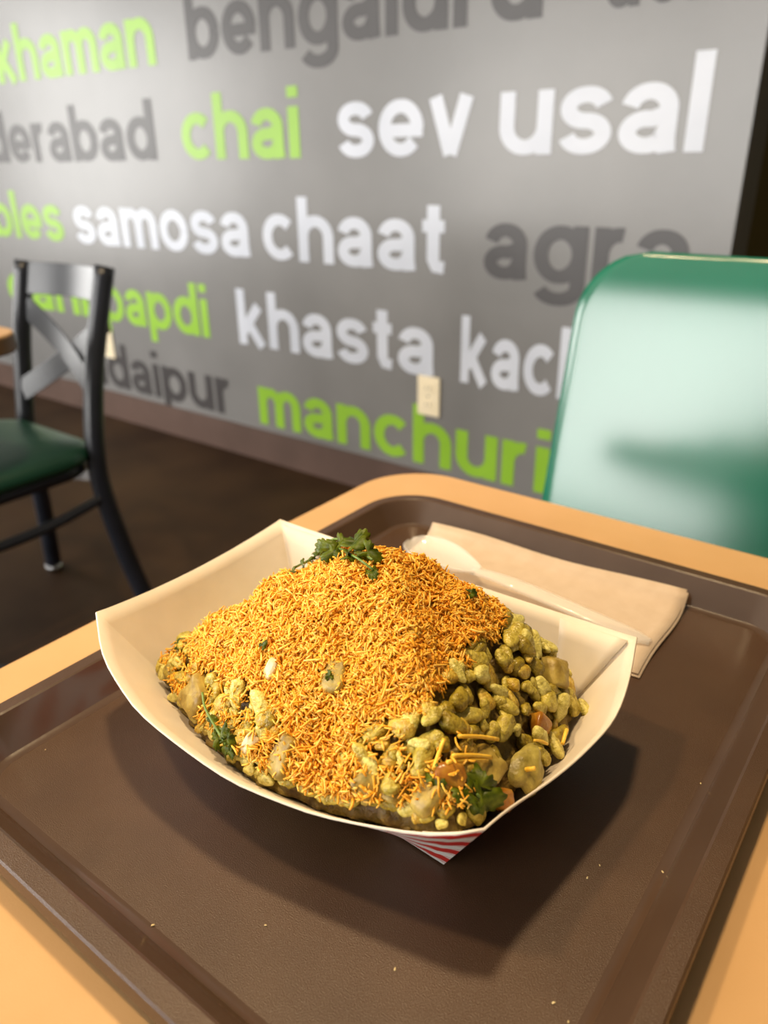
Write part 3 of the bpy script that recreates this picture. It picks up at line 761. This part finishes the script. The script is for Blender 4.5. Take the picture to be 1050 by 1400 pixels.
for nm, px, sc, lab, gp, sd_ in big_spec:
    j, i = at(px); j = min(j, int(NS * .90)); p = G[j, i] + NRM[j, i] * (-.0006 if px != (455, 925) else -.0026)
    d = np.cross(NRM[j, i], (random.uniform(-1, 1), random.uniform(-1, 1), .2))
    put(chunk_mesh(nm, sd_, *[x * .92 for x in sc], M_pot), nm, p, NRM[j, i] + rng.normal(0, .2, 3), d, (1, 1, 1), lab, 'potato', gp)
    if px != (455, 925): big.append((p, max(sc) * .72))
j, i = at((709, 1050)); p = G[j, i] + NRM[j, i] * .0030; big.append((p, .0085))
put(chip_mesh(3), 'papdi_chip', p, NRM[j, i] + (CAM - p) * 1.2, np.array((1., .3, -.2)), (1, 1, 1), 'broad olive papdi chip with a short sev stick lying on it', 'chip'); CHIP = p
for px, sd_, lab in (((735, 990), 11, 'orange tomato piece tucked behind two puffed grains near the rim'), ((685, 1092), 12, 'amber tomato wedge between the papdi chip and coriander leaf'), ((612, 1060), 13, 'dark red tomato piece in the hollow beside the sev sticks')):
    j, i = at(px); p = G[j, i]; put(chunk_mesh('tomato_piece', sd_, .006, .0042, .004, M_tom, .4), 'tomato_piece', p, NRM[j, i], np.array((1., .5, 0)), (1, 1, 1), lab, 'tomato'); big.append((p, .004))
for px, sd_, lab in (((378, 916), 21, 'pale onion bit lying in the middle of the sev heap'), ((345, 790 + 225), 22, 'pale onion bit under the lower edge of the sev')):
    j, i = at(px); put(chunk_mesh('onion_bit', sd_, .0048, .0026, .0022, M_onion, .4), 'onion_bit', G[j, i] + NRM[j, i] * .0018, NRM[j, i], np.array((.3, 1., .4)), (1, 1, 1), lab, 'onion')

def grain(p, n, k, sc, lab, gp, lift=0):
    d = rng.normal(size=3); d -= n * (d @ n) * .75
    put(GM[k], 'puffed_rice', p + n * lift, n + rng.normal(0, .25, 3), d, (sc, sc, sc), lab, 'puffed rice', gp); placed.append(p)
# a few that stand out
for px, k, sc, lab in (((500, 1026), 0, .0029, 'pale fat puffed grain below the sev, uppermost of three'), ((513, 1045), 1, .0029, 'pale fat puffed grain below the sev, middle of three'),
                       ((536, 1071), 4, .0034, 'round pale puffed grain below the sev, lowest of three'), ((730, 1004), 1, .0027, 'long pale puffed grain resting above the papdi chip'),
                       ((735, 1035), 0, .0027, 'long pale puffed grain resting beside the papdi chip'), ((790, 972), 5, .0026, 'long dry puffed grain standing against the plain paper wall'),
                       ((668, 1035), 2, .0026, 'short pale puffed grain on the squarish potato chunk')):
    j, i = at(px); p = G[j, i] + NRM[j, i] * .003
    grain(p, NRM[j, i], k, sc, lab, None)
ring = area_ * (~inside) * (ss[:, None] < np.where((tt > .25) & (tt < .95), .935, .96)[None]) * np.where(tt < 1.05, 1.6, np.where(tt > 2.95, 1.2, np.where(tt > 2.15, 0, 1.3)))[None] * (FACE | (DEP > 0)) * (NRM @ np.array((0.25, -.55, .79)) > -.15)
cp, cn, _ = sample(ring, 14000)
cnt = 0
for p, n in zip(cp, cn):
    if cnt >= 240: break
    k = int(rng.integers(10)); sc = float(np.clip(rng.gamma(16, .000195), .0019, .0043))
    if not far(p, .0002 + .92 * sc + (.0007 if cnt > 200 else 0)): continue
    shape = ('round' if GM_EL[k] < 1.4 else 'stubby' if GM_EL[k] < 1.85 else 'long'); shade = ('olive', 'pale', 'dark olive', 'amber')[k % 4]
    where = 'near the plain short wall of the boat' if p[0] < -.262 else 'by the dipped paper rim below the sev' if p[1] < .185 else 'on the bare flank beside the sev' if p[0] > -.15 else 'behind the sev heap'
    grain(p, n, k, sc, '%s %s puffed rice grain %s' % (shape, shade, where), 'puffed rice grains around the sev', lift=float(rng.uniform(-.0012, .0016))); cnt += 1
# a line of small grains lying along the dipped paper rim
for t_ in np.linspace(.22, .97, 38):
    i_ = int(t_ / 4 * NT); j_ = int((.945 + .035 * rng.random()) * (NS - 1)); k = int(rng.integers(10)); p = G[j_, i_]; n = NRM[j_, i_]
    sc = float(rng.uniform(.0018, .0026)); d = G[j_, (i_ + 3) % NT] - p + rng.normal(0, .0009, 3)
    put(GM[k], 'puffed_rice', p - n * .0006, n, d, (sc, sc, sc), '%s %s puffed rice grain pressed against the dipped paper rim' % ('round' if GM_EL[k] < 1.4 else 'long', ('olive', 'pale', 'dark olive', 'amber')[k % 4]), 'puffed rice', 'puffed rice grains around the sev'); placed.append(p)
# grains half sunk in the sev
for _ in range(14):
    cp2, cn2, _q = sample(area_ * inside * FACE, 1)
    grain(cp2[0], cn2[0], int(rng.integers(10)), .0023, 'pale puffed rice grain half buried in the golden sev', 'puffed rice half buried in the sev', -.0004)

# thick sev sticks
def stick(px0, px1, lab, lift=.0042, r_=.00085):
    j0, i0 = at(px0); j1, i1 = at(px1); a, b = G[j0, i0] + NRM[j0, i0] * lift, G[j1, i1] + NRM[j1, i1] * lift
    mid = (a + b) / 2 + np.array((0, 0, .0006)); V, Fc = tube(spline([a, mid, b], 9), r_, 8)
    o = mesh('sev_stick', V, Fc, M_stick, None, True, a); o.location = a
    add(o, lab, 'sev stick', 'thick sev sticks on the heap')
stick((622, 1012), (671, 1013), 'thick bright sev stick lying upper above the squarish potato')
stick((612, 1037), (657, 1041), 'thick sev stick over the squarish potato, upper of two', .0055)
stick((610, 1047), (650, 1046), 'thick sev stick over the squarish potato, lower of two', .0050)
stick((600, 1015), (596, 1062), 'long thick sev stick hanging down into the dark hollow')
stick((757, 1020), (765, 1002), 'thick orange sev stick leaning by the paper wall')
stick((715, 1016), (733, 1017), 'thin sev stick across two pale puffed grains', .006, .0006)
dv = np.array((.0062, .0004, .0042)); u_ = (CAM - CHIP) / np.linalg.norm(CAM - CHIP)
V, Fc = tube(spline([CHIP + u_ * .0050 - dv * .55, CHIP + u_ * .0056, CHIP + u_ * .0050 + dv * .55], 9), .0009, 8)
o = mesh('sev_stick', V, Fc, M_stick, None, True, CHIP); o.location = CHIP
add(o, 'short thick sev stick lying on the broad papdi chip', 'sev stick', 'thick sev sticks on the heap')

# ---- coriander
def leaf_mesh(size, seed, lobes=3):
    r_ = random.Random(seed); N = 36; out = []
    for i in range(N):
        a = -2.5 + 5.0 * i / (N - 1)
        env = .55 + .45 * abs(math.cos(a * lobes / 2 / 1.15)) ** .7
        rr = size * env * (1 + .11 * math.sin(i * 2.1) + r_.uniform(-.03, .03)) * (1 - .10 * abs(a))
        out.append((rr * math.cos(a), rr * math.sin(a) * .85))
    V, Fc = [(0, 0, 0)], []
    for q in (.5, 1):
        for x, y in out:
            x2, y2 = x * q, y * q
            V.append((x2, y2, size * (.22 * math.sin(3.2 * math.atan2(y, x) + seed) * q * q - .25 * (y2 / size) ** 2 - .12 * (x2 / size) ** 2)))
    for i in range(N - 1):
        Fc += [(0, 1 + i, 2 + i), (1 + i, 1 + N + i, 2 + N + i, 2 + i)]
    return V, Fc
def sprig(base_px, lab, leaves, stems, lift=.003):
    j, i = at(base_px); b = G[j, i] + NRM[j, i] * lift
    r = empty('coriander_sprig', b, lab, 'coriander')
    for (px, size, ang, sd_, up) in leaves:
        j, i = at(px); p = G[j, i] + NRM[j, i] * (lift + up); n = NRM[j, i] * .6 + (CAM - p) / np.linalg.norm(CAM - p) * random.uniform(.2, .9) + rng.normal(0, .25, 3)
        d0 = AX @ np.array((math.cos(ang), -math.sin(ang), 0))
        V, Fc = leaf_mesh(size, sd_); o = mesh('leaf', V, Fc, M_leaf, r, True)
        o.matrix_local = Matrix.Translation(p - b) @ orient(n, d0)
        s = o.modifiers.new('thickness', 'SOLIDIFY'); s.thickness = .00025
    for st in stems:
        q = []
        for px, up in st: j, i = at(px); q.append(G[j, i] + NRM[j, i] * (lift + up))
        mesh('stem', *tube(spline(q, 14), .00055, 6), M_stem, r, True, b)
PI = math.pi
sprig((475, 760), 'dark green coriander sprig crowning the top of the sev heap',
      [((492, 758), .0080, PI * .25, 1, .0025), ((505, 768), .0075, -.6, 2, .002), ((478, 756), .0070, PI * .8, 15, .003), ((472, 762), .0080, PI * .95, 3, .0025), ((452, 760), .0075, PI * .8, 4, .002), ((485, 764), .0080, .2, 13, .003), ((462, 768), .0065, -2.6, 14, .002), ((512, 785), .0048, -1.2, 5, .0005),
       ((438, 750), .005, PI * 1.0, 6, .0015), ((480, 770), .0055, -.3, 7, .001), ((410, 770), .0055, -2.2, 8, .0005), ((400, 788), .0035, -2.4, 9, .0), ((460, 750), .0055, 1.2, 10, .003), ((420, 760), .004, 2.8, 12, .001)],
      [[((430, 747), .002), ((470, 752), .0035), ((510, 775), .0015)], [((400, 785), .0005), ((425, 760), .0015), ((440, 748), .002)], [((465, 755), .003), ((490, 775), .002), ((515, 785), .001)]])
sprig((312, 1000), 'curled coriander sprig with a bent stem low on the heap',
      [((320, 998), .0058, -.8, 21, .002), ((312, 1012), .0055, -1.6, 22, .001), ((330, 1010), .0045, -.2, 23, .002), ((318, 1025), .0045, -1.9, 24, .001), ((308, 990), .004, 2.2, 25, .002), ((326, 1030), .0035, -.9, 26, .001)],
      [[((293, 952), .002), ((296, 972), .003), ((308, 992), .003), ((322, 1015), .002)]], .004)
sprig((650, 1095), 'flat pair of coriander leaves beside the amber tomato wedge',
      [((638, 1078), .0098, PI * .7, 31, .0022), ((648, 1096), .0095, -.1, 32, .0015), ((628, 1086), .0070, PI * 1.1, 33, .0012)], [[((640, 1088), .001), ((652, 1102), .001)]], .003)
for k, (px, size, ang, lab) in enumerate((((368, 883), .0030, .9, 'tiny coriander leaf scrap on the sev above the onion bit'), ((453, 926), .0028, 1.8, 'tiny coriander leaf scrap beside the potato in the sev'), ((252, 884), .0045, .4, 'coriander leaf scrap near the plain folded wall'),
                                ((637, 818), .0040, .3, 'dark coriander leaf at the far edge of the sev'), ((600, 1062), .006, -1.0, 'coriander leaf in the hollow behind the thick sev sticks'), ((388, 1090 - 40), .003, .2, 'coriander leaf scrap under the lower sev clump'))):
    j, i = at(px); p = G[j, i] + NRM[j, i] * .0038
    V, Fc = leaf_mesh(size, 40 + k); o = mesh('coriander_leaf', V, Fc, M_leaf, None, True)
    o.matrix_world = Matrix.Translation(p) @ orient(NRM[j, i] + (CAM - p) * 1.5, AX @ np.array((math.cos(ang), -math.sin(ang), 0)))
    s = o.modifiers.new('thickness', 'SOLIDIFY'); s.thickness = .00025
    add(o, lab, 'coriander')

# ------------------------------------------------------------------ crumbs on the tray
crumb = chunk_mesh('sev_crumb', 77, .0009, .0005, .0004, M_onion, .4)
for px in ((958, 1071), (757, 1371), (777, 1397), (803, 1200), (906, 1192), (209, 1265), (363, 1265), (820, 1183), (62, 925 + 100), (540, 1325)):
    p = onz(px, TB + .0004); o = link('sev_crumb', crumb); o.location = p; o.rotation_euler = (0, 0, random.uniform(0, 3))
    k = random.uniform(.4, .75); o.scale = (k, k, k)
    add(o, 'tiny pale crumb lying on the bare brown tray', 'crumb', 'crumbs on the tray')
